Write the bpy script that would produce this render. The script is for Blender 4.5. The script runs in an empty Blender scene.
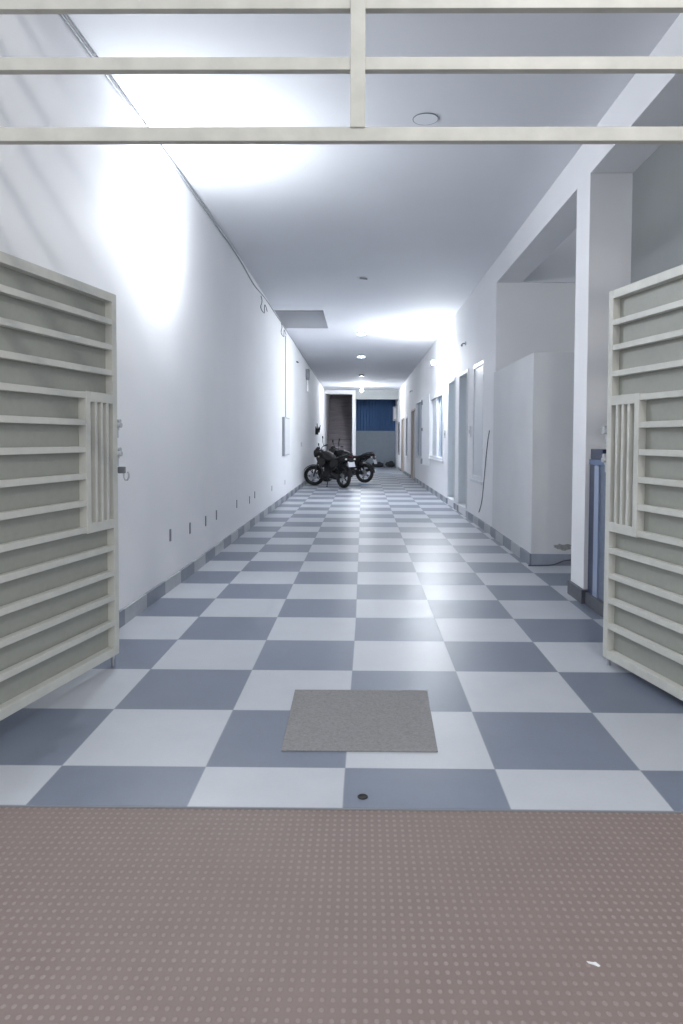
import bpy, bmesh, math, random
from mathutils import Vector, Matrix
random.seed(7)
S = bpy.context.scene
C = S.collection

# ------------------------------------------------------------------ camera
F_PX, CAM_H, PITCH, YAW, ROLL, CX, CY = 688.719, 1.3665, 0.038618, -0.0089203, 0.0042637, 15.024, -46.852
cy_, sy_ = math.cos(YAW), math.sin(YAW)
fw = Vector((sy_*math.cos(PITCH), cy_*math.cos(PITCH), -math.sin(PITCH)))
rt = Vector((cy_, -sy_, 0)); up = rt.cross(fw)
r2 = rt*math.cos(ROLL)+up*math.sin(ROLL); u2 = up*math.cos(ROLL)-rt*math.sin(ROLL)
cam = bpy.data.cameras.new('camera'); co = bpy.data.objects.new('camera', cam); C.objects.link(co)
m = Matrix((( r2.x, u2.x, -fw.x), (r2.y, u2.y, -fw.y), (r2.z, u2.z, -fw.z))).to_4x4()
m.translation = (0, 0, CAM_H); co.matrix_world = m
cam.sensor_fit = 'VERTICAL'; cam.sensor_height = 36; cam.sensor_width = 24
cam.lens = F_PX/1024*36; cam.shift_x = -CX/1024; cam.shift_y = CY/1024
cam.clip_start = 0.02; cam.clip_end = 200
S.camera = co

# ------------------------------------------------------------------ world, lights, exposure
S.view_settings.view_transform = 'Standard'; S.view_settings.look = 'None'
S.view_settings.gamma = 1; S.view_settings.use_curve_mapping = False
S.view_settings.exposure = 0.65
W = bpy.data.worlds.new('world'); S.world = W; W.use_nodes = True
bg = W.node_tree.nodes['Background']; bg.inputs[0].default_value = (0.91, 0.94, 1.0, 1); bg.inputs[1].default_value = 0.80
BULB_NEAR, BULB_MID, BULB_FAR = 1000, 1900, 1300
# street lamp outside, behind the camera, high up
sl = bpy.data.lights.new('street_lamp', 'SPOT'); sl.energy = 110; sl.color = (1, .97, .93); sl.shadow_soft_size = .08
sl.spot_size = math.radians(100); sl.spot_blend = .5
so = bpy.data.objects.new('street_lamp', sl); C.objects.link(so); so.location = (1.2, .3, 4.3)
so.rotation_euler = (Vector((-1.0, 3.6, 1.6))-so.location).to_track_quat('-Z', 'Y').to_euler()

# ------------------------------------------------------------------ materials
def srgb(r, g, b):
    f = lambda c: (c/255/12.92) if c/255 <= .04045 else ((c/255+.055)/1.055)**2.4
    return (f(r), f(g), f(b), 1)
def nodes(name):
    mt = bpy.data.materials.new(name); mt.use_nodes = True
    nt = mt.node_tree; return mt, nt, nt.nodes['Principled BSDF']
def mat(name, col, rough=.5, metal=0, noise=0, scale=8, bump=0, bscale=60, spec=.5):
    mt, nt, b = nodes(name); c = srgb(*col)
    b.inputs['Base Color'].default_value = c; b.inputs['Roughness'].default_value = rough
    b.inputs['Metallic'].default_value = metal; b.inputs['Specular IOR Level'].default_value = spec
    if noise or bump:
        tc = nt.nodes.new('ShaderNodeTexCoord')
    if noise:
        n = nt.nodes.new('ShaderNodeTexNoise'); n.inputs['Scale'].default_value = scale; n.inputs['Detail'].default_value = 5
        nt.links.new(tc.outputs['Object'], n.inputs['Vector'])
        r = nt.nodes.new('ShaderNodeValToRGB')
        r.color_ramp.elements[0].position = .3; r.color_ramp.elements[1].position = .7
        r.color_ramp.elements[0].color = tuple(x*(1-noise) for x in c[:3])+(1,)
        r.color_ramp.elements[1].color = tuple(min(1, x*(1+noise)) for x in c[:3])+(1,)
        nt.links.new(n.outputs['Fac'], r.inputs[0]); nt.links.new(r.outputs[0], b.inputs['Base Color'])
    if bump:
        n2 = nt.nodes.new('ShaderNodeTexNoise'); n2.inputs['Scale'].default_value = bscale; n2.inputs['Detail'].default_value = 3
        nt.links.new(tc.outputs['Object'], n2.inputs['Vector'])
        bp = nt.nodes.new('ShaderNodeBump'); bp.inputs['Strength'].default_value = bump; bp.inputs['Distance'].default_value = .003
        nt.links.new(n2.outputs['Fac'], bp.inputs['Height']); nt.links.new(bp.outputs[0], b.inputs['Normal'])
    return mt
def emit(name, col, strength):
    mt, nt, b = nodes(name); b.inputs['Base Color'].default_value = (1, 1, 1, 1)
    b.inputs['Emission Color'].default_value = (*col, 1); b.inputs['Emission Strength'].default_value = strength
    return mt
def MATH(nt, op, a, b=None):
    n = nt.nodes.new('ShaderNodeMath'); n.operation = op
    for i, v in enumerate((a, b)):
        if v is None: continue
        if isinstance(v, (int, float)): n.inputs[i].default_value = v
        else: nt.links.new(v, n.inputs[i])
    return n.outputs[0]
def MIX(nt, fac, a, b):
    n = nt.nodes.new('ShaderNodeMix'); n.data_type = 'RGBA'
    if isinstance(fac, (int, float)): n.inputs[0].default_value = fac
    else: nt.links.new(fac, n.inputs[0])
    for i, v in ((6, a), (7, b)):
        if isinstance(v, tuple): n.inputs[i].default_value = v
        else: nt.links.new(v, n.inputs[i])
    return n.outputs[2]

TX0, TY0, TS = -0.0463, 2.8077, 0.6          # tile grid of the floor
def tile_mat():
    mt, nt, b = nodes('checker_tiles')
    tc = nt.nodes.new('ShaderNodeTexCoord'); sp = nt.nodes.new('ShaderNodeSeparateXYZ')
    nt.links.new(tc.outputs['Object'], sp.inputs[0])
    u = MATH(nt, 'DIVIDE', MATH(nt, 'SUBTRACT', sp.outputs[0], TX0), TS)
    v = MATH(nt, 'DIVIDE', MATH(nt, 'SUBTRACT', sp.outputs[1], TY0), TS)
    hat = MATH(nt, 'MAXIMUM', 0, MATH(nt, 'SUBTRACT', 1, MATH(nt, 'ABSOLUTE', u)))     # one slightly crooked joint near the gate
    fade = MATH(nt, 'MINIMUM', 1, MATH(nt, 'MAXIMUM', 0, MATH(nt, 'MULTIPLY', MATH(nt, 'SUBTRACT', 5.0, sp.outputs[1]), .42)))
    u = MATH(nt, 'ADD', u, MATH(nt, 'MULTIPLY', MATH(nt, 'MULTIPLY', hat, fade), .038))
    fu, fv = MATH(nt, 'FLOOR', u), MATH(nt, 'FLOOR', v)
    par = MATH(nt, 'FLOORED_MODULO', MATH(nt, 'ADD', fu, fv), 2)      # 1 = dark tile
    cm = nt.nodes.new('ShaderNodeCombineXYZ'); nt.links.new(fu, cm.inputs[0]); nt.links.new(fv, cm.inputs[1])
    wn = nt.nodes.new('ShaderNodeTexWhiteNoise'); wn.noise_dimensions = '2D'; nt.links.new(cm.outputs[0], wn.inputs['Vector'])
    n = nt.nodes.new('ShaderNodeTexNoise'); n.inputs['Scale'].default_value = 3.5; n.inputs['Detail'].default_value = 6
    n.inputs['Roughness'].default_value = .65
    nt.links.new(tc.outputs['Object'], n.inputs['Vector'])
    nf = nt.nodes.new('ShaderNodeTexNoise'); nf.inputs['Scale'].default_value = 70; nf.inputs['Detail'].default_value = 3
    nt.links.new(tc.outputs['Object'], nf.inputs['Vector'])
    k = MATH(nt, 'ADD', MATH(nt, 'MULTIPLY', n.outputs['Fac'], .75), MATH(nt, 'MULTIPLY', nf.outputs['Fac'], .25))
    k = MATH(nt, 'ADD', k, MATH(nt, 'MULTIPLY', MATH(nt, 'SUBTRACT', wn.outputs[0], .5), .22))
    light = MIX(nt, k, srgb(166, 170, 177), srgb(190, 193, 198))
    dark = MIX(nt, k, srgb(95, 103, 118), srgb(120, 128, 143))
    col = MIX(nt, par, light, dark)
    def edge(f):
        fr = MATH(nt, 'FRACT', f); return MATH(nt, 'MINIMUM', fr, MATH(nt, 'SUBTRACT', 1, fr))
    g = MATH(nt, 'LESS_THAN', MATH(nt, 'MINIMUM', edge(u), edge(v)), .0032)
    col = MIX(nt, g, col, srgb(150, 153, 160))
    nt.links.new(col, b.inputs['Base Color'])
    nt.links.new(MATH(nt, 'ADD', MATH(nt, 'MULTIPLY', g, .4), MATH(nt, 'ADD', .34, MATH(nt, 'MULTIPLY', n.outputs['Fac'], .10))), b.inputs['Roughness'])
    bp = nt.nodes.new('ShaderNodeBump'); bp.inputs['Strength'].default_value = .25; bp.inputs['Distance'].default_value = .002
    nt.links.new(MATH(nt, 'SUBTRACT', 1, g), bp.inputs['Height']); nt.links.new(bp.outputs[0], b.inputs['Normal'])
    return mt
def skirt_mat(axis, seg, off):
    mt, nt, b = nodes('skirting_tiles')
    tc = nt.nodes.new('ShaderNodeTexCoord'); sp = nt.nodes.new('ShaderNodeSeparateXYZ'); nt.links.new(tc.outputs['Object'], sp.inputs[0])
    v = MATH(nt, 'DIVIDE', MATH(nt, 'SUBTRACT', sp.outputs[axis], off), seg)
    par = MATH(nt, 'FLOORED_MODULO', MATH(nt, 'FLOOR', v), 2)
    n = nt.nodes.new('ShaderNodeTexNoise'); n.inputs['Scale'].default_value = 9; n.inputs['Detail'].default_value = 5
    nt.links.new(tc.outputs['Object'], n.inputs['Vector'])
    dark = MIX(nt, n.outputs['Fac'], srgb(104, 111, 124), srgb(128, 135, 148))
    light = MIX(nt, n.outputs['Fac'], srgb(150, 153, 158), srgb(178, 181, 186))
    fr = MATH(nt, 'FRACT', v); g = MATH(nt, 'LESS_THAN', fr, .012)
    nt.links.new(MIX(nt, g, MIX(nt, par, dark, light), srgb(150, 150, 152)), b.inputs['Base Color'])
    b.inputs['Roughness'].default_value = .4
    return mt
def dots_mat():
    mt, nt, b = nodes('dotted_paving'); P = .0265
    tc = nt.nodes.new('ShaderNodeTexCoord'); sp = nt.nodes.new('ShaderNodeSeparateXYZ'); nt.links.new(tc.outputs['Object'], sp.inputs[0])
    def cell(o, q=P):
        f = MATH(nt, 'SUBTRACT', MATH(nt, 'FRACT', MATH(nt, 'DIVIDE', o, q)), .5); return MATH(nt, 'MULTIPLY', f, f)
    r = MATH(nt, 'SQRT', MATH(nt, 'ADD', cell(sp.outputs[0]), cell(sp.outputs[1], .0305)))
    mr = nt.nodes.new('ShaderNodeMapRange'); mr.interpolation_type = 'SMOOTHSTEP'
    nt.links.new(r, mr.inputs[0]); mr.inputs[1].default_value = .16; mr.inputs[2].default_value = .30
    mr.inputs[3].default_value = 1; mr.inputs[4].default_value = 0
    n = nt.nodes.new('ShaderNodeTexNoise'); n.inputs['Scale'].default_value = 2.2; n.inputs['Detail'].default_value = 7
    n.inputs['Roughness'].default_value = .6
    nt.links.new(tc.outputs['Object'], n.inputs['Vector'])
    n2 = nt.nodes.new('ShaderNodeTexNoise'); n2.inputs['Scale'].default_value = 160; n2.inputs['Detail'].default_value = 3
    nt.links.new(tc.outputs['Object'], n2.inputs['Vector'])
    k = MATH(nt, 'ADD', MATH(nt, 'MULTIPLY', n.outputs['Fac'], .7), MATH(nt, 'MULTIPLY', n2.outputs['Fac'], .3))
    base = MIX(nt, k, srgb(110, 96, 92), srgb(130, 116, 111))
    n3 = nt.nodes.new('ShaderNodeTexNoise'); n3.inputs['Scale'].default_value = 1.6
    nt.links.new(tc.outputs['Object'], n3.inputs['Vector'])
    wear = MATH(nt, 'MULTIPLY', mr.outputs[0], MATH(nt, 'ADD', .12, MATH(nt, 'MULTIPLY', n3.outputs['Fac'], .75)))
    nt.links.new(MIX(nt, wear, base, srgb(150, 139, 134)), b.inputs['Base Color'])
    b.inputs['Roughness'].default_value = .62
    bp = nt.nodes.new('ShaderNodeBump'); bp.inputs['Strength'].default_value = .5; bp.inputs['Distance'].default_value = .003
    nt.links.new(mr.outputs[0], bp.inputs['Height']); nt.links.new(bp.outputs[0], b.inputs['Normal'])
    return mt
def stair_mat():
    mt, nt, b = nodes('stair_stone')
    tc = nt.nodes.new('ShaderNodeTexCoord'); mp = nt.nodes.new('ShaderNodeMapping'); mp.inputs['Scale'].default_value = (1.2, 6, 22)
    nt.links.new(tc.outputs['Object'], mp.inputs[0])
    n = nt.nodes.new('ShaderNodeTexNoise'); n.inputs['Scale'].default_value = 1.4; n.inputs['Detail'].default_value = 5
    nt.links.new(mp.outputs[0], n.inputs['Vector'])
    nt.links.new(MIX(nt, n.outputs['Fac'], srgb(74, 68, 74), srgb(168, 160, 166)), b.inputs['Base Color']); b.inputs['Roughness'].default_value = .5
    return mt

WALL = mat('wall_paint', (238, 238, 240), .75, noise=.018, scale=1.3, bump=.12, bscale=45)
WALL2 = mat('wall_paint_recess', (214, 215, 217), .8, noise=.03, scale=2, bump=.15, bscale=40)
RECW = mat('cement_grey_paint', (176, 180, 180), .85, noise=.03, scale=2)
CEIL = mat('ceiling_paint', (226, 228, 233), .8, noise=.015, scale=1.1)
GATE = mat('gate_paint', (200, 200, 193), .42, noise=.045, scale=14, bump=.15, bscale=90)
SHEET = mat('gate_sheet', (156, 158, 150), .5, noise=.03, scale=30, bump=.1, bscale=200)
TRANS = mat('galvanised_paint', (180, 179, 171), .45, noise=.10, scale=9, bump=.2, bscale=70)
STEEL = mat('brushed_steel', (190, 192, 196), .3, metal=.9); PLOCK = mat('padlock_steel', (122, 124, 128), .35, metal=.5)
DSTEEL = mat('dark_steel', (90, 92, 96), .35, metal=.8)
TILE = tile_mat(); DOTS = dots_mat()
MATF = mat('doormat_fibre', (133, 132, 133), .95, noise=.16, scale=90, bump=.7, bscale=250)
BLACK = mat('black_rubber', (16, 16, 18), .55)
BPAINT = mat('black_gloss_paint', (14, 15, 19), .18)
BPLAST = mat('black_plastic', (22, 23, 27), .4)
BROWNP = mat('dark_brown_plastic', (26, 24, 25), .35)
ENG = mat('engine_metal', (44, 44, 49), .4, metal=.6)
CHROME = mat('chrome', (205, 208, 214), .15, metal=1)
GREY = mat('grey_plastic', (128, 131, 136), .6)
LGREY = mat('light_grey_plastic', (180, 183, 188), .55)
WHITE = mat('white_plastic', (222, 223, 225), .5)
JOIN = mat('white_joinery', (220, 222, 226), .45)
PBLUE = mat('pale_blue_door', (190, 209, 218), .45, noise=.02)
GLASS = mat('blue_window_glass', (96, 124, 156), .08)
GLASSL = mat('pale_window_glass', (150, 172, 200), .12)
BEIGE = mat('beige_joinery', (188, 178, 168), .5)
NAVY = mat('navy_enamel', (36, 46, 74), .35, noise=.06, scale=20)
STRIP = mat('blue_grey_trim', (142, 154, 178), .35)
MOTT = mat('mottled_blue_steel', (104, 114, 132), .4, noise=.14, scale=26)
SKDARK = mat('dark_skirting_stone', (88, 90, 98), .4, noise=.12, scale=12)
SKGREY = mat('grey_skirting_stone', (150, 156, 168), .4, noise=.06, scale=10)
YARDW = mat('yard_wall_paint', (140, 150, 160), .8, noise=.04)
BLUES = mat('blue_sheet', (66, 98, 140), .5)
STAIR = stair_mat()
CABLE = mat('black_cable', (30, 30, 33), .5)
DCAB = mat('dusty_cable', (84, 88, 98), .6)
GCABLE = mat('grey_cable', (150, 154, 160), .5)

# ------------------------------------------------------------------ mesh builder
class MB:
    def __init__(s): s.bm = bmesh.new()
    def box(s, x0, x1, y0, y1, z0, z1, M=None):
        return s.hexa([(x0, y0), (x1, y0), (x1, y1), (x0, y1)], z0, [z1]*4, M)
    def hexa(s, pts, z0, tops, M=None):
        lo = [s.bm.verts.new((p[0], p[1], z0)) for p in pts]; hi = [s.bm.verts.new((p[0], p[1], t)) for p, t in zip(pts, tops)]
        n = len(pts)
        s.bm.faces.new(lo[::-1]); s.bm.faces.new(hi)
        for i in range(n): s.bm.faces.new((lo[i], lo[(i+1) % n], hi[(i+1) % n], hi[i]))
        if M is not None: bmesh.ops.transform(s.bm, matrix=M, verts=lo+hi)
        return s
    def obox(s, c, ex, ey, ez):          # oriented box: centre and three half-axis vectors
        c, ex, ey, ez = map(Vector, (c, ex, ey, ez))
        M = Matrix((ex, ey, ez)).transposed().to_4x4(); M.translation = c
        return s.box(-1, 1, -1, 1, -1, 1, M)
    def cyl(s, a, b, r0, r1=None, n=16):
        return s.tube([a, b], [r0, r0 if r1 is None else r1], n)
    def tube(s, pts, r, n=10, cap=True):
        pts = [Vector(p) for p in pts]
        if not isinstance(r, (list, tuple)): r = [r]*len(pts)
        d0 = (pts[1]-pts[0]).normalized()
        ref = Vector((0, 0, 1)) if abs(d0.z) < .9 else Vector((1, 0, 0))
        nx = d0.cross(ref).normalized(); rings = []
        for i, p in enumerate(pts):
            d = (pts[min(i+1, len(pts)-1)]-pts[max(i-1, 0)]).normalized()
            nx = (nx-d*nx.dot(d)).normalized(); ny = d.cross(nx)
            rings.append([s.bm.verts.new(p+(nx*math.cos(2*math.pi*k/n)+ny*math.sin(2*math.pi*k/n))*r[i]) for k in range(n)])
        for a, b in zip(rings, rings[1:]):
            for k in range(n): s.bm.faces.new((a[k], a[(k+1) % n], b[(k+1) % n], b[k]))
        if cap: s.bm.faces.new(rings[0][::-1]); s.bm.faces.new(rings[-1])
        return s
    def torus(s, c, ax, R, r, n=36, k=12, sy=1.0):   # ring about axis ax ; sy widens along axis
        c = Vector(c); ax = Vector(ax).normalized(); u = ax.orthogonal().normalized(); v = ax.cross(u)
        rings = []
        for i in range(n):
            a = 2*math.pi*i/n; rd = u*math.cos(a)+v*math.sin(a)
            rings.append([s.bm.verts.new(c+rd*(R+r*math.cos(2*math.pi*j/k))+ax*(r*sy*math.sin(2*math.pi*j/k))) for j in range(k)])
        for i in range(n):
            a, b = rings[i], rings[(i+1) % n]
            for j in range(k): s.bm.faces.new((a[j], b[j], b[(j+1) % k], a[(j+1) % k]))
        return s
    def ell(s, c, rx, ry, rz, M=None, n=16, m_=10):
        r = bmesh.ops.create_uvsphere(s.bm, u_segments=n, v_segments=m_, radius=1)['verts']
        T = Matrix.Translation(Vector(c)) @ (M.to_4x4() if M else Matrix()) @ Matrix.Diagonal((rx, ry, rz, 1))
        bmesh.ops.transform(s.bm, matrix=T, verts=r); return s
    def loft(s, rings, cap=True):
        R = [[s.bm.verts.new(p) for p in ring] for ring in rings]; n = len(R[0])
        for a, b in zip(R, R[1:]):
            for k in range(n): s.bm.faces.new((a[k], a[(k+1) % n], b[(k+1) % n], b[k]))
        if cap: s.bm.faces.new(R[0][::-1]); s.bm.faces.new(R[-1])
        return s
    def section(s, secs, n=16, pw=2.6):    # loft along x: (x, zc, half width, half height)
        rings = []
        for x, zc, w, h in secs:
            ring = []
            for k in range(n):
                a = 2*math.pi*k/n; ca, sa = math.cos(a), math.sin(a)
                ring.append((x, w*math.copysign(abs(ca)**(2/pw), ca), zc+h*math.copysign(abs(sa)**(2/pw), sa)))
            rings.append(ring)
        return s.loft(rings)
    def build(s, name, mt, parent=None, bevel=0, smooth=False, loc=None, bseg=2):
        me = bpy.data.meshes.new(name)
        bmesh.ops.recalc_face_normals(s.bm, faces=s.bm.faces); s.bm.to_mesh(me); s.bm.free()
        me.materials.append(mt); o = bpy.data.objects.new(name, me); C.objects.link(o)
        if parent: o.parent = parent
        if loc: 
            me.transform(Matrix.Translation(-Vector(loc))); o.location = loc
        if smooth:
            for p in me.polygons: p.use_smooth = True
            try:
                me.set_sharp_from_angle(angle=math.radians(40))
            except Exception: pass
        if bevel:
            b = o.modifiers.new('bevel', 'BEVEL'); b.width = bevel; b.segments = bseg; b.limit_method = 'ANGLE'
        return o
def tag(o, label, cat, group=None, kind=None):
    o['label'] = label; o['category'] = cat
    if group: o['group'] = group
    if kind: o['kind'] = kind
    return o
def struct(o, label, cat): return tag(o, label, cat, kind='structure')
def empty(name, loc, rz=0):
    o = bpy.data.objects.new(name, None); C.objects.link(o); o.location = loc; o.rotation_euler = (0, 0, rz); o.empty_display_size = .1
    return o
def copy_tree(o, parent=None):
    c = o.copy(); C.objects.link(c)
    if parent: c.parent = parent
    for ch in [x for x in bpy.data.objects if x.parent == o]: copy_tree(ch, c)
    return c

# ------------------------------------------------------------------ plan
def H(y): return 3.87 if y <= 10 else 3.87-(y-10)*(0.34/21)       # ceiling height
def XL(y): return -1.80+0.08*min(1, (y-2.5)/4.5)+.03*max(0, min(1, (y-7)/24))                  # left wall face
def XR(y): return 1.853 if y <= 9.7 else 1.853-(y-9.7)*0.01215     # right wall face
SOF = 3.545

# floor, ramp
struct(MB().box(-2.3, 3.9, 2.5, 33.4, -.12, 0).build('floor', TILE), 'blue grey and white checkerboard tiled floor of the passage', 'floor')
struct(MB().hexa([(-3.2, -2.6), (4.2, -2.6), (4.2, 2.497), (-3.2, 2.497)], -.16, [-.006]*4).build('floor', DOTS), 'brown studded paving slab outside in front of the gate', 'paving')
struct(MB().box(-2.3, 1.85, 2.494, 2.5, -.1, -.001).build('trim_1', GREY), 'thin dark edge strip between checkered tiles and brown paving', 'edge strip')

# ceiling with a shaft by the left wall
def ceiling():
    b = MB(); xs = [-2.3, -2.1, -0.77, 2.198]; ys = [2.5, 10, 13.28, 15.25, 31.0]
    for i in range(3):
        for j in range(4):
            if i == 1 and j == 2: continue
            y0, y1 = ys[j], ys[j+1]
            pts = [(xs[i], y0), (xs[i+1], y0), (xs[i+1], y1), (xs[i], y1)]
            lo = [b.bm.verts.new((p[0], p[1], H(p[1]))) for p in pts]; hi = [b.bm.verts.new((p[0], p[1], 4.15)) for p in pts]
            b.bm.faces.new(lo[::-1]); b.bm.faces.new(hi)
            for k in range(4): b.bm.faces.new((lo[k], lo[(k+1) % 4], hi[(k+1) % 4], hi[k]))
    return b.build('ceiling', CEIL)
struct(ceiling(), 'smooth pale grey ceiling of the long passage', 'ceiling')
sh = MB()
sh.box(-2.3, -2.1, 13.08, 15.45, 4.15, 4.9).box(-.77, -.6, 13.08, 15.45, 4.15, 4.9)
sh.box(-2.1, -.77, 13.08, 13.28, 4.15, 4.9).box(-2.1, -.77, 15.25, 15.45, 4.15, 4.9).box(-2.3, -.6, 13.08, 15.45, 4.9, 5.0)
struct(sh.build('trim_2', WALL2), 'square shaft opening in the ceiling beside the left wall', 'ceiling opening')

# left wall
b = MB(); ysl = [2.5, 7, 10, 31.0]
for y0, y1 in zip(ysl, ysl[1:]):
    b.hexa([(XL(y0)-.25, y0), (XL(y0), y0), (XL(y1), y1), (XL(y1)-.25, y1)], 0, [H(y0), H(y0), H(y1), H(y1)])
bmesh.ops.remove_doubles(b.bm, verts=b.bm.verts, dist=1e-5)
struct(b.build('wall_left', WALL), 'long blank white wall on the left of the passage', 'wall')
b = MB()
for y0, y1 in ((2.62, 7), (7, 31.0)):
    b.hexa([(XL(y0)+.001, y0), (XL(y0)+.022, y0), (XL(y1)+.022, y1), (XL(y1)+.001, y1)], 0, [.115]*4)
struct(b.build('baseboard_left', skirt_mat(1, .485, 5.46)), 'two-tone tiled skirting along the foot of the left wall', 'skirting')

# right wall beyond the recess, with its openings (y0, y1, z0, z1)
OP = [(10.6, 11.5, .71, 2.58), (12.02, 13.0, .15, 2.58), (13.5, 14.5, .15, 2.57), (15.3, 17.9, .88, 2.42),
      (20.15, 22.0, .78, 2.53), (22.35, 23.9, .0, 2.36), (25.6, 26.4, .66, 2.2), (27.2, 28.9, 0, 2.2), (30.05, 30.9, .66, 2.1)]
b = MB(); T = .24
def wseg(y0, y1, z0, z1, top=False):
    if y1-y0 < 1e-4: return
    tp = [H(y0), H(y0), H(y1), H(y1)] if top else [z1]*4
    b.hexa([(XR(y0), y0), (XR(y0)+T, y0), (XR(y1)+T, y1), (XR(y1), y1)], z0, tp)
y = 9.7
for y0, y1, z0, z1 in OP:
    wseg(y, y0, 0, 0, True)
    if z0 > 0: wseg(y0, y1, 0, z0)
    wseg(y0, y1, z1, 0, True); y = y1
wseg(y, 31.0, 0, 0, True)
b.box(XR(9.7)+T, 3.9, 9.7, 9.94, 0, 5.2)
struct(b.build('wall_right', WALL), 'white wall with doors and windows on the right of the passage', 'wall')
b = MB().box(3.6, 3.9, 2.5, 9.7, 0, 5.2)
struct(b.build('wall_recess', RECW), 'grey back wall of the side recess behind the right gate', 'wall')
# unseen front walls either side of the opening, added to block outside light
b2 = MB().box(-2.3, -1.83, 2.45, 2.6, -.1, 4.15)
struct(b2.build('wall_front_unseen', WALL), 'unseen front wall stub blocking outside light at the left of the entrance', 'wall')
b2 = MB().box(1.86, 3.9, 2.35, 2.5, -.1, 5.2)
struct(b2.build('wall_front_unseen', WALL), 'unseen front wall stub blocking outside light at the right of the entrance', 'wall')
struct(MB().box(1.853, 3.9, 2.35, 4.2, 5.2, 5.35).box(1.853, 2.6, 4.2, 6.6, 5.2, 5.35).box(1.853, 3.9, 6.6, 9.94, 5.2, 5.35).build('ceiling', RECW), 'unseen roof slab over the side recess, its gap added to let light in', 'ceiling')  # unseen roof; the gap is put in only to brighten the recess walls
# longitudinal beam, transverse beam, pillar
struct(MB().box(1.853, 2.198, 2.5, 9.7, SOF, 3.868).build('trim_3', WALL), 'white ceiling beam running over the pillar along the right side', 'beam')
struct(MB().box(2.20, 3.6, 9.66, 9.70, SOF, 5.2).build('trim_4', CEIL), 'cross beam at the far end of the side alcove', 'beam')
pil = MB().box(1.853, 2.198, 5.74, 6.09, 0, SOF-.001).build('trim_5', WALL); struct(pil, 'square white pillar standing beside the right gate', 'pillar')
sk = MB().box(1.825, 1.852, 5.70, 6.09, 0, .115); sk.box(1.852, 2.198, 5.70, 5.739, 0, .115)
struct(sk.build('baseboard_pillar', SKDARK), 'dark stone skirting around the foot of the white pillar', 'skirting')
# boxed-in enclosure in the alcove
bx = struct(MB().box(1.832, 3.6, 7.45, 9.70, 0, 2.30).build('wall_partition', WALL2), 'white boxed-in enclosure below the alcove, reaching head height', 'partition')
pp = MB(); r = random.Random(3); cx, cz = 2.18, .205; ring = []
for k in range(22):
    a = 2*math.pi*k/22; q = 1+.25*r.uniform(-1, 1); ring.append((cx+.095*q*math.cos(a), cz+.034*q*math.sin(a)+.006*math.cos(a*2)))
pp.loft([[(p[0], 7.4505, p[1]) for p in ring], [(p[0], 7.446, p[1]) for p in ring]])
o = pp.build('plaster_patch', mat('bare_plaster', (150, 150, 148), .9, noise=.15, scale=40), bx); o['label'] = 'bare grey plaster patch'
sk = MB().box(1.812, 1.831, 7.43, 9.69, 0, .125)
sk2 = MB().box(1.831, 3.6, 7.43, 7.449, 0, .125)
struct(sk2.build('baseboard_alcove', SKGREY), 'plain grey skirting across the near face of the enclosure', 'skirting')
def rskirt(y0, y1):
    sk.hexa([(XR(y0)-.02, y0), (XR(y0)-.001, y0), (XR(y1)-.001, y1), (XR(y1)-.02, y1)], 0, [.115]*4)
rskirt(9.7, 12.02); rskirt(13.0, 13.5); rskirt(14.5, 22.33); rskirt(23.92, 27.18); rskirt(28.92, 31)
struct(sk.build('baseboard_right', skirt_mat(1, .485, 7.4)), 'two-tone tiled skirting along the foot of the right wall', 'skirting')

# far end: lintel, partition by the stairs, yard walls
lt = MB().box(-1.95, -.33, 31.0, 31.18, 3.36, 4.15)
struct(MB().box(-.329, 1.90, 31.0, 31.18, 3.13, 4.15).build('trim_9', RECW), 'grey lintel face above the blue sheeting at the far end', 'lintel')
struct(lt.build('trim_6', WALL), 'white lintel above the stairs at the far left end', 'lintel')
struct(MB().box(-.475, -.33, 31.18, 36.4, 0, 5.4).build('wall_stair', WALL), 'narrow white wall between the stairs and the yard', 'wall')
struct(MB().box(-.475, -.33, 30.98, 31.18, 0, 3.36).build('trim_7', WALL), 'slim white end post beside the far stairs', 'post')
b = MB().box(-1.95, -1.69, 31.0, 36.4, 0, 3.355).box(-1.95, -1.69, 31.18, 36.4, 3.355, 5.4).box(-1.69, -.475, 36.2, 36.4, 0, 5.4).box(-1.95, -.33, 31.18, 36.4, 5.4, 5.5)
struct(b.build('wall_stairwell', WALL2), 'pale walls and top of the far stairwell', 'wall')
struct(MB().box(-.33, 1.85, 33.2, 33.35, 0, 1.74).build('wall_end', YARDW), 'low slate grey wall closing the yard at the far end', 'wall')
b = MB(); n = 46
prof = [(-.33+2.18*i/n, 33.40+.02*math.sin(i*2.1)) for i in range(n+1)]
b.hexa(prof+[(1.85, 33.5), (-.33, 33.5)], 1.70, [3.9]*(n+3))
struct(b.build('wall_blue', BLUES), 'dark blue ribbed sheeting above the grey wall at the far end', 'wall')
b = MB().hexa([(1.59, 31.18), (1.85, 31.18), (1.85, 33.4), (1.57, 33.4)], 0, [3.8]*4)
struct(b.build('wall_yard', WALL), 'white right side wall of the far yard', 'wall')
struct(MB().box(-.33, 1.85, 31.18, 33.5, 3.9, 4.1).build('ceiling', CEIL), 'pale roof slab over the far yard', 'ceiling')

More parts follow.
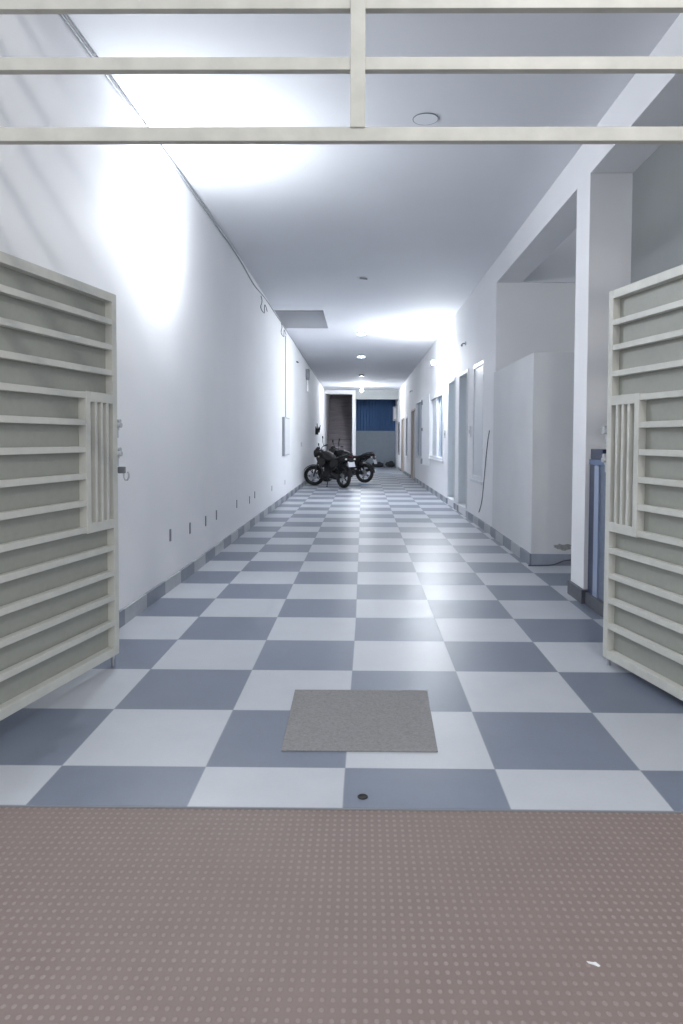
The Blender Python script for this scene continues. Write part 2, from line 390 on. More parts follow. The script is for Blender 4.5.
# stairs
st = empty('staircase', (-1.08, 31.2, 0)); tag(st, 'dark stone staircase climbing away at the far left end', 'staircase')
b = MB(); NS = 21; RI, RU = .172, .225
for i in range(NS):
    b.box(-1.688, -.477, 31.2+i*RU, 36.19, i*RI, (i+1)*RI-.03)
b.build('step_body', STAIR, st).location = (1.08, -31.2, 0)
for i in range(NS):
    o = MB().box(-1.688, -.477, 31.175+i*RU, 31.2+(i+1)*RU, (i+1)*RI-.03, (i+1)*RI).build('tread', STAIR, st, bevel=.004); o.location = (1.08, -31.2, 0)
rl = empty('handrail', (-.55, 31.1, 0)); tag(rl, 'thin dark handrail beside the far stairs', 'handrail')
MB().cyl((0, 0, 0), (0, 0, 1.35), .018).build('post', DSTEEL, rl)
MB().tube([(-.0, 0, 1.33), (-.55, .0, 1.33)], .016).build('rail', DSTEEL, rl)
MB().cyl((-.55, 0, 0), (-.55, 0, 1.35), .018).build('post', DSTEEL, rl)

# ------------------------------------------------------------------ doors and windows of the right wall
wcount = [0, 0]
def frame_obj(name, y0, y1, z0, z1, proud, fw_, depth, mt, parent, bottom=True):
    x = XR((y0+y1)/2); sl_ = -.01215 if y0 > 9.6 else 0
    f = MB()
    def bar(ya, yb, za, zb):
        xa, xb = XR(ya), XR(yb)
        f.hexa([(xa-proud, ya), (xa+depth, ya), (xb+depth, yb), (xb-proud, yb)], za, [zb]*4)
    bar(y0, y0+fw_, z0, z1); bar(y1-fw_, y1, z0, z1); bar(y0+fw_, y1-fw_, z1-fw_, z1)
    if bottom: bar(y0+fw_, y1-fw_, z0, z0+fw_)
    return f.build(name, mt, parent)
def slab(y0, y1, z0, z1, d0, d1, mt, name, parent):
    return MB().hexa([(XR(y0)+d0, y0), (XR(y0)+d1, y0), (XR(y1)+d1, y1), (XR(y1)+d0, y1)], z0, [z1]*4).build(name, mt, parent)
def root_struct(name, label, cat, y, z=0):
    e = empty(name, (0, 0, 0)); e['label'] = label; e['category'] = cat; e['kind'] = 'structure'; return e
# 1 blank white window nearest the enclosure
w = root_struct('window_1', 'blank white shuttered window nearest the boxed-in enclosure', 'window', 11)
frame_obj('window_frame', 10.6, 11.5, .71, 2.58, .003, .06, .10, JOIN, w)
slab(10.662, 11.438, .772, 2.518, .008, .04, JOIN, 'shutter_panel', w)
slab(10.55, 11.55, .665, .708, -.03, -.001, JOIN, 'sill', w)
# two pale blue doors
def door(idx, y0, y1, z0, z1, label, leafm, frm, deep=.13):
    d = root_struct('door_%d' % idx, label, 'door', y0)
    frame_obj('door_frame', y0, y1, z0, z1, .012, .055, deep-.002, frm, d, bottom=False)
    lf = slab(y0+.057, y1-.057, z0+.004, z1-.057, deep, deep+.04, leafm, 'door_leaf', d)
    yc = y0+.13; x = XR(yc)+deep
    MB().tube([(x, yc, 1.02+z0*.5), (x-.05, yc, 1.02+z0*.5), (x-.05, yc+.11, 1.02+z0*.5)], .009).build('door_handle', STEEL, d)
    if z0 > .1:
        slab(y0+.01, y1-.01, z0-.001, z0+.003, -.03, .2, JOIN, 'threshold', d)
    return d
door(1, 12.02, 13.0, .15, 2.58, 'pale blue door in deep white frame, nearer of the paired doors', PBLUE, JOIN, .16)
door(2, 13.5, 14.5, .15, 2.57, 'pale blue door in deep white frame, farther of the paired doors', PBLUE, JOIN, .16)
# window with open shutter
w = root_struct('window_2', 'blue glazed window beside the open white shutter', 'window', 16)
frame_obj('window_frame', 15.3, 17.9, .88, 2.42, .015, .06, .12, JOIN, w)
slab(16.56, 16.64, .94, 2.36, .0, .08, JOIN, 'mullion', w)
slab(15.36, 16.56, .94, 2.36, .05, .06, GLASSL, 'pane', w); slab(16.64, 17.84, .94, 2.36, .05, .06, mat('frosted_pane', (196, 205, 210), .3), 'pane', w)
slab(15.22, 17.95, .835, .878, -.04, -.001, JOIN, 'sill', w)
e = empty('window_shutter', (XR(18.02)-.005, 18.02, .66)); tag(e, 'white window shutter swung open from the right wall', 'shutter')
ang = math.atan2(.70, -.12); ca, sa = math.cos(ang), math.sin(ang)
MB().box(0, .72, -.018, .018, 0, 1.88, Matrix.Rotation(ang, 4, 'Z')).build('shutter_leaf', JOIN, e, bevel=.004)
for z in (.03, .92, 1.62):
    MB().box(.66, .74, .019, .045, z, z+.14 if z != .92 else z+.08, Matrix.Rotation(ang, 4, 'Z')).build('hinge', GREY, e)
for i_, (y0, y1, z0, z1, lab) in enumerate([(20.15, 22.0, .78, 2.53, 'tall blue glazed window past the open white shutter'), (25.6, 26.4, .66, 2.2, 'narrow grey blue window between the two beige doors'), (30.05, 30.9, .66, 2.1, 'farthest window in the right wall, near the far end')]):
    w = root_struct('window_%d' % (3+i_), lab, 'window', y0)
    frame_obj('window_frame', y0, y1, z0, z1, .012, .06, .12, JOIN if i_ != 2 else mat('dark_joinery', (84, 84, 88), .5), w)
    ym = (y0+y1)/2
    slab(ym-.03, ym+.03, z0+.06, z1-.06, .02, .09, JOIN, 'mullion', w)
    slab(y0+.06, ym-.03, z0+.06, z1-.06, .05, .06, GLASS, 'pane', w); slab(ym+.03, y1-.06, z0+.06, z1-.06, .05, .06, GLASS, 'pane', w)
door(3, 22.35, 23.9, 0, 2.36, 'beige framed door just past the tall blue window', JOIN, BEIGE, .08)
door(4, 27.2, 28.9, 0, 2.2, 'beige door close to the far end of the passage', BEIGE, BEIGE, .06)

# ------------------------------------------------------------------ gates
def gate(hinge, d, L, s, label, z0, zt_, rails):
    """local x runs hinge -> free edge, local s*y is the visible face"""
    ang = math.atan2(d[1], d[0])
    g = empty('gate_leaf', (hinge[0], hinge[1], z0), ang); tag(g, label, 'gate', 'open entrance gate leaves')
    Z = zt_-z0; D = .058; rails = [q-z0 for q in rails]
    def bx(x0, x1, za, zb, d0=0, d1=D):      # d measured back from the visible face
        ya, yb = sorted((-s*d0, -s*d1)); return (x0, x1, ya, yb, za, zb)
    f = MB().box(*bx(L-.045, L, 0, Z)).box(*bx(0, .045, 0, Z)).box(*bx(.045, L-.045, 0, .05)).box(*bx(.045, L-.045, Z-.05, Z))
    f.build('frame', GATE, g, bevel=.002)
    MB().box(*bx(.045, L-.045, .05, Z-.05, .046, .052)).build('backing_sheet', SHEET, g)
    PX = L-.32
    for k in range(1, 14):
        z = rails[k-1]
        x1 = L-.045 if (k < 4 or k > 9) else PX
        MB().box(*bx(.045, x1, z-.0165, z+.0165, .002, .040)).build('rail', GATE, g, bevel=.0015)
    zt, zb = rails[3]+.022, rails[8]-.022
    gp = MB().box(*bx(PX, PX+.042, zb, zt, -.002, .046)).box(*bx(PX+.042, L-.045, zt-.055, zt, -.002, .046)).box(*bx(PX+.042, L-.045, zb, zb+.055, -.002, .046))
    gp.build('lock_panel', GATE, g, bevel=.0015)
    w_ = (L-.045-(PX+.042))
    for k in range(4):
        xc = PX+.042+w_*(k+.5)/4+.012
        if k == 3: continue
        xc = PX+.042+w_*(k+1)/4
        MB().box(*bx(xc-.011, xc+.011, zb+.055, zt-.055, .0, .03)).build('vertical_bar', GATE, g, bevel=.001)
    # hasps on the free edge
    yc = -s*D/2
    for z in (1.29, 1.12):
        lt_ = MB(); lt_.box(L, L+.034, yc-.016, yc+.016, z, z+.06).cyl((L+.016, yc-.045, z+.075), (L+.016, yc+.045, z+.075), .015)
        lt_.box(L+.002, L+.062, yc-.005, yc+.005, z+.045, z+.105).cyl((L+.05, yc-.02, z+.10), (L+.05, yc+.02, z+.10), .012)
        lt_.build('hasp', LGREY, g, bevel=.001)
    MB().cyl((L-.022, yc, -z0+.002), (L-.022, yc, .0), .012).build('drop_bolt', STEEL, g)
    for z in (.25, Z-.3):
        MB().cyl((-.016, yc, z), (-.016, yc, z+.12), .015).build('hinge', STEEL, g)
    return g, ang
LF, LH = Vector((-1.453, 4.07)), Vector((-1.453-.187*1.46, 4.07-.982*1.46))
gate(LH, (.187, .982), 1.46, -1, 'pale painted steel gate leaf standing open on the left', .075, 2.204, [2.039, 1.891, 1.743, 1.597, 1.449, 1.301, 1.153, 1.005, .858, .718, .568, .422, .268])
RH = Vector((1.466+.2099*1.58, 4.16-.9777*1.58))
gate(RH, (-.2099, .9777), 1.58, 1, 'pale painted steel gate leaf standing open on the right', .049, 2.249, [2.058, 1.910, 1.756, 1.603, 1.45, 1.297, 1.143, .99, .842, .703, .552, .402, .247])
# padlock hanging on the left gate's free edge
p = empty('padlock', (-1.447, 4.12, 1.157)); tag(p, 'open steel padlock hanging on the free edge of the left gate', 'padlock')
MB().box(-.022, .022, -.011, .011, -.005, .035).build('body', PLOCK, p, bevel=.004)
MB().tube([(.012+.0*0, 0, -.004), (.014, 0, -.03), (.0+.02, 0, -.045), (.034, 0, -.045), (.042, 0, -.03), (.042, 0, -.01), (.036, 0, .004)], .0055).build('shackle', STEEL, p, smooth=True)

# transom grille above the gates
t = empty('transom_grille', (0, 2.5, 2.428)); t.rotation_euler = (0, -.001, 0); tag(t, 'fixed pale steel bar grille spanning above the gateway', 'grille')
zs = [(2.424, 2.474), (2.673, 2.718), (2.885, 2.932), (3.11, 3.155), (3.33, 3.375), (3.55, 3.595), (3.77, 3.815)]
for z0, z1 in zs:
    MB().box(-1.83, 1.86, 0, .032, z0-2.424, z1-2.424).build('rail', TRANS, t, bevel=.002)
for xa, xb in ((-.05, .003), (-1.82, -1.77), (1.80, 1.85)):
    MB().box(xa, xb, -.006, .034, .046, 3.86-2.424).build('upright', TRANS, t, bevel=.002)

# blue half-height panel in the near bay
e = empty('blue_half_door', (1.875, 5.70, .10)); tag(e, 'blue half-height metal door between the white pillar and the right gate', 'half door')
MB().box(0, .05, -.12, 0, 0, 1.09).build('edge_post', NAVY, e)
MB().box(.0, .05, -.22, -.12, 0, 1.06).build('edge_strip', STRIP, e)
MB().box(.012, .045, -2.9, -.22, 0, 1.06).build('panel', MOTT, e)
MB().box(-.006, .056, -2.9, .0, 1.062, 1.105).build('top_rail', mat('blue_rail', (86, 104, 136), .35, noise=.06, scale=20), e, bevel=.003)
MB().box(.0, .05, -.30, -.02, 1.106, 1.19).build('top_box', NAVY, e, bevel=.004)
struct(MB().box(1.853, 1.95, 2.8, 5.69, 0, .098).build('trim_8', SKDARK), 'dark stone kerb under the blue half-height door', 'kerb')

# ------------------------------------------------------------------ lamps
def bulb_lamp(label, x, y, z, dirv, power, wallside, rad=.045):
    d = Vector(dirv).normalized()
    e = empty('bulb_lamp', (x, y, z)); tag(e, label, 'lamp')
    MB().cyl((0, 0, 0), tuple(d*.012), .05, n=24).build('base_plate', WHITE, e)
    MB().cyl(tuple(d*.012), tuple(d*wallside), .022, n=20).build('lamp_holder', WHITE, e)
    MB().ell(tuple(d*(wallside+.002+rad)), rad, rad, rad, n=20, m_=12).build('bulb', emit('lit_bulb', (.90, .95, 1.0), power), e, smooth=True)
    return e
bulb_lamp('bare glowing bulb high on the left wall above the left gate', XL(5.8)+.001, 5.8, 3.2, (1, 0, -.15), BULB_NEAR, .11)
bulb_lamp('bare glowing bulb high on the right wall above the windows', XR(15.2)-.001, 15.2, 3.06, (-1, 0, -.1), BULB_MID, .19)
e = bulb_lamp('bare glowing bulb hanging from the ceiling near the far end', -.05, 28.4, H(28.4)-.13, (0, 0, -1), BULB_FAR, .06)
MB().cyl((0, 0, 0), (0, 0, .129), .008).build('pendant_cord', WHITE, e)

def ceil_disc(name, label, x, y, r_, m1, m2, cat='ceiling light', lit=None):
    e = empty(name, (x, y, H(y))); tag(e, label, cat)
    MB().torus((0, 0, -.003), (0, 0, 1), r_, .004, n=40, k=8).build('rim', m1, e, smooth=True)
    MB().cyl((0, 0, -.006), (0, 0, -.001), r_-.003, n=40).build('cover', m2, e)
ceil_disc('ceiling_cover_plate', 'round blank cover plate on the ceiling nearest the gateway', .48, 5.495, .098, GREY, CEIL, 'cover plate')
DL = emit('dim_diffuser', (.90, .95, 1), 120)
ceil_disc('ceiling_light', 'lit round ceiling downlight between shaft and hanging bulb, nearer of two', -.045, 15.99, .09, WHITE, DL)
ceil_disc('ceiling_light', 'lit round ceiling downlight, farther of two before the hanging bulb', -.05, 19.84, .10, WHITE, DL)
e = empty('ceiling_cover_plate', (-.03, 10.75, H(10.75))); tag(e, 'loose tilted round cover plate in the middle of the ceiling', 'cover plate')
MB().cyl((0, 0, -.012), (0, 0, -.001), .075, n=32).build('base', CEIL, e)
MB().obox((.03, 0, -.020), (.06, 0, -.006), (0, .05, 0), (.0, 0, .002)).build('flap', GREY, e)
e = empty('ceiling_mount', (-.06, 24.6, H(24.6))); tag(e, 'small dark round mount on the ceiling just before the hanging bulb', 'mount')
MB().cyl((0, 0, -.05), (0, 0, -.001), .09, .1, n=24).build('mount_body', DSTEEL, e)

def wall_fix(label, y, z, s=1):
    e = empty('wall_lamp_holder', (XR(y)-.001, y, z)); tag(e, label, 'lamp holder')
    MB().cyl((0, 0, 0), (-.015, 0, 0), .035, n=20).build('base_plate', LGREY, e)
    MB().tube([(-.015, 0, 0), (-.05, 0, 0), (-.07, 0, -.015), (-.075, 0, -.05)], [.012, .012, .013, .02]).build('lamp_holder', GREY, e, smooth=True)
wall_fix('empty bulb holder on the right wall above the nearest blue door', 12.3, 3.06)
wall_fix('empty bulb holder high on the right wall beyond the lit bulb', 23.6, 3.0)

# ------------------------------------------------------------------ small wall items
words = ['nearest the left gate', 'second from the left gate', 'third from the left gate', 'fourth from the left gate', 'fifth from the left gate',
         'sixth from the left gate', 'seventh from the left gate', 'below the white wall box, nearer one', 'farthest, just before the motorcycles']
for (y, z), wd in zip([(6.17, .488), (6.83, .466), (7.5, .457), (8.05, .462), (9.35, .469), (10.4, .43), (10.9, .466), (12.94, .42), (15.1, .40)], words):
    sz = 1 if y < 12 else .9
    e = MB().box(0, .006, -.02*sz, .02*sz, -.055*sz, .055*sz).build('wall_slot_plate', GREY, bevel=.0015); e.location = (XL(y)+.0005, y, z)
    tag(e, 'small grey slot plate low on the left wall, '+wd, 'wall plate', 'slot plates low on the left wall')
e = empty('wall_box', (XL(15)+.001, 15.07, .99)); tag(e, 'flat white electrical box on the left wall below a conduit', 'electrical box')
MB().box(0, .055, -.48, .48, 0, .83).build('box_body', LGREY, e, bevel=.006)
MB().box(.055, .062, -.45, .45, .03, .80).build('box_cover', WHITE, e, bevel=.003)
cd = MB().tube([(XL(15.1)+.014, 15.12, 1.822), (XL(15.1)+.014, 15.12, 3.60)], .011, n=10).build('conduit', LGREY, smooth=True); tag(cd, 'thin vertical grey conduit rising from the white wall box', 'conduit')
e = empty('junction_box', (XL(20.6)+.001, 20.6, 3.12)); tag(e, 'grey junction box high on the left wall with white strip below', 'junction box')
MB().box(0, .10, -.12, .12, 0, .30).build('box_body', GREY, e, bevel=.005)
MB().box(0, .03, .16, .60, -.34, .30).build('cover_strip', WHITE, e, bevel=.004)
e = MB().box(0, .01, -.045, .045, -.06, .06).build('wall_socket', LGREY, bevel=.003); e.location = (XL(20.4)+.0005, 19.0, 1.2); tag(e, 'small pale wall socket on the left wall above the motorcycles', 'wall socket')
e = MB().tube([(0, 0, 0), (.03, 0, 0), (.05, 0, -.03)], .018).build('wall_hook', GREY, smooth=True); e.location = (XL(17.7)+.0005, 17.67, 3.32); tag(e, 'small grey hook high on the left wall past the conduit', 'hook')
# pronged black wall rack
e = empty('wall_rack', (XL(24.7)+.001, 24.7, 1.5)); tag(e, 'black wall rack with upright prongs on the left wall behind motorcycles', 'rack')
MB().box(0, .10, -.10, .10, 0, .09).build('bracket', BLACK, e, bevel=.01)
for k, (yy, xx, hh, lean) in enumerate([(-.06, .02, .30, -.02), (-.02, .06, .40, .0), (.03, .08, .26, .05), (.07, .11, .34, .06)]):
    MB().tube([(xx, yy, .08), (xx+lean*.5, yy, .2), (xx+lean, yy, hh)], [.034, .028, .012]).build('prong', BLACK, e, smooth=True)
# switch plates on the right wall
for y, z, s_, lab in ((15.0, 1.47, .07, 'switch plate on the right wall between door and blue window'), (11.78, 1.49, .085, 'white switch plate between the blank window and nearest blue door')):
    e = empty('switch_plate', (XR(y)-.001, y, z)); tag(e, lab, 'switch')
    MB().box(-.01, 0, -s_, s_, -s_*1.2, s_*1.2).build('plate', WHITE if y < 12 else LGREY, e, bevel=.003)
    for k in (-1, 1): MB().box(-.014, -.010, k*.03-.018, k*.03+.018, -.03, .03).build('rocker', GREY if y > 12 else LGREY, e, bevel=.002)
e = empty('meter_box', (1.585, 32.4, 2.2)); tag(e, 'pale box mounted on the right wall in front of the blue sheeting', 'meter box')
MB().box(-.17, 0, -.2, .2, 0, .66).build('box_body', LGREY, e, bevel=.01)
MB().box(-.14, -.03, -.212, -.2, .08, .58).build('box_door', WHITE, e, bevel=.004)

# cables
def cable(name, pts, r_, mt, label, cat='cable'):
    cu = bpy.data.curves.new(name, 'CURVE'); cu.dimensions = '3D'; sp = cu.splines.new('NURBS'); sp.points.add(len(pts)-1)
    for p_, q_ in zip(sp.points, pts): p_.co = (*q_, 1)
    sp.use_endpoint_u = True; sp.order_u = 3; cu.bevel_depth = r_; cu.bevel_resolution = 3; cu.resolution_u = 6
    o = bpy.data.objects.new(name, cu); C.objects.link(o)
    dg = bpy.context.evaluated_depsgraph_get(); me = bpy.data.meshes.new_from_object(o.evaluated_get(dg))
    bpy.data.objects.remove(o); me.materials.clear(); me.materials.append(mt)
    for pl in me.polygons: pl.use_smooth = True
    o = bpy.data.objects.new(name, me); C.objects.link(o); tag(o, label, cat); return o
pts = []
r = random.Random(5)
y = 2.7
while y < 30.5:
    dz = .03+.02*r.random() + (.07*math.exp(-((y-10.8)/1.0)**2))
    pts.append((XL(y)+.012, y, H(y)-dz)); y += .55
cable('ceiling_cable', pts, .0085, GCABLE, 'grey cable running along the top of the left wall')
def loop(y, z, s_, label):
    x = XL(y)+.03; P_ = [(x, y-.1*s_, z+.16), (x+.02, y-.02*s_, z+.10), (x, y-.22*s_, z-.05), (x+.03, y+.1*s_, z-.10), (x+.01, y+.24*s_, z-.02), (x+.04, y+.06*s_, z+.10), (x+.02, y+.5*s_, z+.02)]
    cable('cable_loop', P_, .007, GREY, label)
loop(11.5, 3.54, 1, 'loose loop of cable hanging near the ceiling shaft')
loop(14.3, 3.56, 1.2, 'loose loop of cable hanging just above the vertical conduit')
y = 10.1
cable('hanging_cable', [(XR(10.0)-.012, 10.02, 1.49), (XR(10)-.018, 10.12, 1.35), (XR(10.2)-.02, 10.28, .95), (XR(10.3)-.02, 10.42, .6), (XR(10.4)-.02, 10.55, .35), (XR(10.7)-.012, 10.8, .22)], .0055, CABLE, 'black cable hanging down the right wall beside the enclosure')
cable('floor_cable', [(1.79, 7.38, .008), (1.95, 7.40, .008), (2.05, 7.41, .008), (2.12, 7.415, .03), (2.2, 7.42, .07), (2.5, 7.42, .075)], .007, DCAB, 'dark cable lying along the foot of the enclosure')

# ------------------------------------------------------------------ floor items
ma = MB().hexa([(-.351, 2.953), (.334, 2.956), (.355, 3.688), (-.361, 3.681)], 0.0005, [.006]*4).build('doormat', MATF, bevel=.002)
tag(ma, 'square grey speckled doormat lying on the checkered tiles', 'doormat')
e = empty('floor_socket', (.006, 2.577, 0)); tag(e, 'small black round bolt socket in the tile before the paving', 'bolt socket')
MB().torus((0, 0, .001), (0, 0, 1), .0165, .0035, n=24, k=8).build('rim', BLACK, e, smooth=True); MB().cyl((0, 0, .0002), (0, 0, .0014), .0158, n=24).build('hole', BLACK, e)
sc = MB(); sc.loft([[(0, 0, 0), (.018, -.008, 0), (.03, -.005, 0), (.04, -.02, 0), (.034, -.024, 0), (.02, -.016, 0), (.004, -.008, 0)], [(0, 0, .003), (.018, -.008, .005), (.03, -.005, .004), (.04, -.02, .003), (.034, -.024, .002), (.02, -.016, .004), (.004, -.008, .003)]])
sc = sc.build('paper_scrap', WHITE); sc.location = (.595, 1.765, -.0058); sc.scale = (.75, .75, .75); tag(sc, 'tiny white paper scrap on the brown studded paving', 'scrap')

# far yard clutter
for (x, y, rx, rz_, lab) in ((.75, 32.8, .32, .13, 'low dark sack lying at the foot of the far grey wall'), (1.32, 32.7, .22, .16, 'dark sack in the far right corner by the grey wall')):
    b = MB().ell((0, 0, rz_*.92), rx, .2, rz_, n=24, m_=14)
    rr = random.Random(int(x*100))
    for v in b.bm.verts:
        v.co *= 1+.08*math.sin(v.co.x*23+rr.random())*math.cos(v.co.y*17); v.co.z = max(v.co.z, 0.002)
    o = b.build('sack', mat('dark_sacking', (52, 54, 60), .9, noise=.2, scale=15), smooth=True); o.location = (x, y, 0); tag(o, lab, 'sack')
for x, lab in ((1.02, 'short grey pipe standing left of the corner sack'),):
    o = MB().cyl((0, 0, 0), (0, 0, .34), .035).build('short_pipe', GREY); o.location = (x, 32.5, 0); tag(o, lab, 'pipe')

# ------------------------------------------------------------------ motorcycles
def wheel(parent, cx, steer=None, name='front_wheel'):
    """wheel at local (cx,0,.29) ; thing>part>sub-part"""
    R = .295
    ty = MB().torus((0, 0, 0), (0, 1, 0), R-.048, .048, n=48, k=14, sy=1.05)
    for k in range(48):
        a = 2*math.pi*k/48; c_, s_ = math.cos(a), math.sin(a)
        ty.obox(((R-.001)*c_, 0, (R-.001)*s_), (c_*.004, 0, s_*.004), (0, .03, 0), (-s_*.008, 0, c_*.008))
    w = ty.build(name, BLACK, parent, smooth=True)
    w.location = (cx, 0, R)
    rim = MB().torus((0, 0, 0), (0, 1, 0), R-.088, .014, n=40, k=8, sy=1.9)
    for k in range(5):
        for dd in (-.13, .13):
            a = 2*math.pi*k/5; a2 = a+dd
            rim.tube([(.03*math.cos(a), 0, .03*math.sin(a)), ((R-.09)*math.cos(a2), 0, (R-.09)*math.sin(a2))], [.014, .009], n=8)
    rim.cyl((0, -.05, 0), (0, .05, 0), .034, n=20)
    rim.build('rim', ENG, w, smooth=True)
    dk = MB().cyl((0, .055, 0), (0, .06, 0), .105, n=30); dk.build('brake_disc', STEEL, w)
    return w
def motorcycle(loc, heading, lean, steer, body, label, plate=True):
    g = empty('motorcycle', loc, heading); g.rotation_euler = (lean, 0, heading); tag(g, label, 'motorcycle', 'parked motorcycles')
    R = .295
    # ---- rear
    wheel(g, 0, name='rear_wheel')
    MB().tube([(0, .085, R), (.25, .085, .33), (.47, .07, .38)], [.02, .024, .026]).tube([(0, -.085, R), (.25, -.085, .33), (.47, -.07, .38)], [.02, .024, .026]).build('swingarm', ENG, g, smooth=True)
    MB().section([(.02, .31, .012, .055), (.2, .33, .016, .06), (.42, .37, .014, .07)]).build('chain_cover', BPLAST, g, smooth=True, loc=None).location = (0, .115, 0)
    for s_ in (-1, 1):
        sp_ = [(.06+.13*t_, .12*s_-.02*s_*t_, .36+.30*t_) for t_ in [i/40 for i in range(41)]]
        MB().tube(sp_, [.024+.007*math.sin(i*1.9) for i in range(41)], n=10).build('shock_absorber', BPAINT if s_ > 0 else DSTEEL, g, smooth=True)
    # rear fender
    fe = MB(); rings = []
    for i in range(12):
        a = math.radians(35+i*13); rr = R+.035; rings.append([(rr*math.cos(a), -.055, R+rr*math.sin(a)), (rr*math.cos(a)*1.02, 0, R+.01+rr*math.sin(a)*1.03), (rr*math.cos(a), .055, R+rr*math.sin(a)), ((rr-.008)*math.cos(a), .05, R+(rr-.008)*math.sin(a)), ((rr-.004)*math.cos(a), 0, R+(rr-.004)*math.sin(a)), ((rr-.008)*math.cos(a), -.05, R+(rr-.008)*math.sin(a))])
    fe.loft(rings).build('rear_fender', BPLAST, g, smooth=True)
    # ---- frame
    fr = MB()
    for s_ in (-1, 1):
        fr.tube([(.98, .03*s_, .92), (.90, .06*s_, .70), (.82, .11*s_, .38), (.74, .12*s_, .24), (.5, .12*s_, .22), (.42, .11*s_, .40), (.40, .09*s_, .62)], .017)
        fr.tube([(.98, .03*s_, .88), (.75, .08*s_, .74), (.42, .10*s_, .66), (.1, .10*s_, .70), (-.18, .07*s_, .78)], .016)
        fr.tube([(.42, .10*s_, .40), (.2, .11*s_, .56), (-.05, .09*s_, .72)], .013)
    fr.cyl((.97, 0, .98), (1.01, 0, .82), .035)
    fr.build('frame', BPAINT, g, smooth=True)
    # ---- engine
    en = MB().box(.46, .80, -.12, .12, .24, .44)
    en.cyl((.54, -.15, .36), (.54, .15, .36), .10, n=28).cyl((.71, -.14, .34), (.71, .14, .34), .085, n=28)
    for k in range(8):
        z = .46+k*.026; en.box(.60+k*.006, .80+k*.004, -.09, .09, z, z+.012)
    en.box(.63, .79, -.065, .065, .42, .70); en.cyl((.71, 0, .65), (.71, 0, .72), .06)
    en.build('engine', ENG, g, bevel=.004)
    MB().section([(.08, .60, .07, .10), (.20, .60, .10, .15), (.42, .58, .11, .17), (.50, .58, .08, .14)], n=16).build('battery_box', BPLAST, g, smooth=True)
    # exhaust
    MB().tube([(.80, -.03, .58), (.90, -.05, .52), (.91, -.08, .35), (.82, -.12, .22), (.55, -.15, .20), (.35, -.16, .25), (.12, -.175, .33)], [.02, .021, .021, .022, .022, .026, .03], n=12).build('exhaust_pipe', CHROME if plate else DSTEEL, g, smooth=True)
    MB().tube([(.14, -.178, .325), (.08, -.18, .345), (-.20, -.195, .44), (-.24, -.197, .455)], [.03, .048, .052, .034], n=16).build('muffler', BPLAST, g, smooth=True)
    # ---- tank, side shrouds, seat, tail
    MB().section([(.40, .80, .05, .05), (.46, .80, .10, .10), (.58, .83, .135, .135), (.72, .86, .15, .15), (.84, .88, .14, .13), (.93, .88, .09, .09), (.97, .88, .04, .05)], n=22).build('fuel_tank', body, g, smooth=True)
    MB().cyl((.72, 0, .995), (.72, 0, 1.02), .04, n=20).build('fuel_cap', CHROME, g)
    for s_ in (-1, 1):
        sh_ = MB(); out = [(.62, .76), (.80, .80), (1.0, .86), (1.06, .80), (.98, .66), (.86, .52), (.78, .60), (.66, .66)]
        sh_.loft([[(x, .125*s_, z) for x, z in out], [(x, .155*s_, z) for x, z in out]]).build('tank_shroud', body, g, bevel=.008)
        out = [(.12, .62), (.42, .52), (.46, .66), (.40, .76), (.10, .76)]
        MB().loft([[(x, .10*s_, z) for x, z in out], [(x, .13*s_, z) for x, z in out]]).build('side_panel', body, g, bevel=.008)
    MB().section([(.46, .80, .06, .035), (.38, .79, .11, .045), (.22, .79, .13, .05), (.10, .81, .13, .055), (.02, .86, .12, .05), (-.14, .88, .11, .045), (-.24, .90, .06, .03)], n=18).build('seat', mat('seat_vinyl', (26, 26, 29), .5), g, smooth=True)
    MB().section([(.12, .75, .10, .05), (-.05, .79, .11, .055), (-.20, .84, .09, .05), (-.30, .88, .05, .035)], n=18).build('tail_cowl', body, g, smooth=True)
    MB().tube([(.02, .13, .86), (-.12, .135, .93), (-.26, .10, .95), (-.28, 0, .95), (-.26, -.10, .95), (-.12, -.135, .93), (.02, -.13, .86)], .011).build('grab_rail', BPLAST, g, smooth=True)
    tl = MB().ell((-.31, 0, .86), .03, .07, .032).build('tail_light', mat('red_lens', (70, 20, 24), .2), g, smooth=True)
    pb = MB().obox((-.33, 0, .72), (.035, 0, .14), (0, .07, 0), (.006, 0, -.002)).build('plate_bracket', BPLAST, g)
    MB().obox((-.352, 0, .66), (.022, 0, .07), (0, .115, 0), (-.003, 0, .001)).build('number_plate', mat('plate_white', (214, 216, 220), .4), g)
    for s_ in (-1, 1):
        it = MB().tube([(-.28, .06*s_, .80), (-.29, .13*s_, .80)], .008).build('indicator', BPLAST, g, smooth=True)
        MB().ell((-.292, .155*s_, .80), .026, .035, .024).build('lens', mat('clear_lens', (226, 222, 214), .15), it, smooth=True)
        MB().box(.36, .42, min(.13*s_, .22*s_), max(.13*s_, .22*s_), .30, .325).build('footpeg', BLACK, g)
    MB().tube([(.52, .12, .24), (.46, .22, .03)], .012).tube([(.46, .22, .03), (.42, .25, .02)], .016).build('side_stand', ENG, g, smooth=True)
    # ---- steering assembly turned about the fork axis
    hd = Vector((.99, 0, .90)); axle = Vector((1.30, 0, R)); ax = (hd-Vector((1.22, 0, R))).normalized()
    stm = bpy.data.objects.new('front_fork', bpy.data.meshes.new('front_fork'))
    fk = MB()
    for s_ in (-1, 1):
        fk.tube([(1.30-.99, .095*s_, R-.90), (1.19-.99, .095*s_, .54-.90)], .027); fk.tube([(1.20-.99, .095*s_, .52-.90), (1.00-.99, .095*s_, 1.0-.90)], .019)
    fk.box(-.05, .06, -.115, .115, -.10, -.07).box(-.06, .05, -.115, .115, .09, .115)
    fo = fk.build('front_fork', DSTEEL, g, smooth=True); 
    fo.location = hd; fo.rotation_mode = 'QUATERNION'
    from mathutils import Quaternion
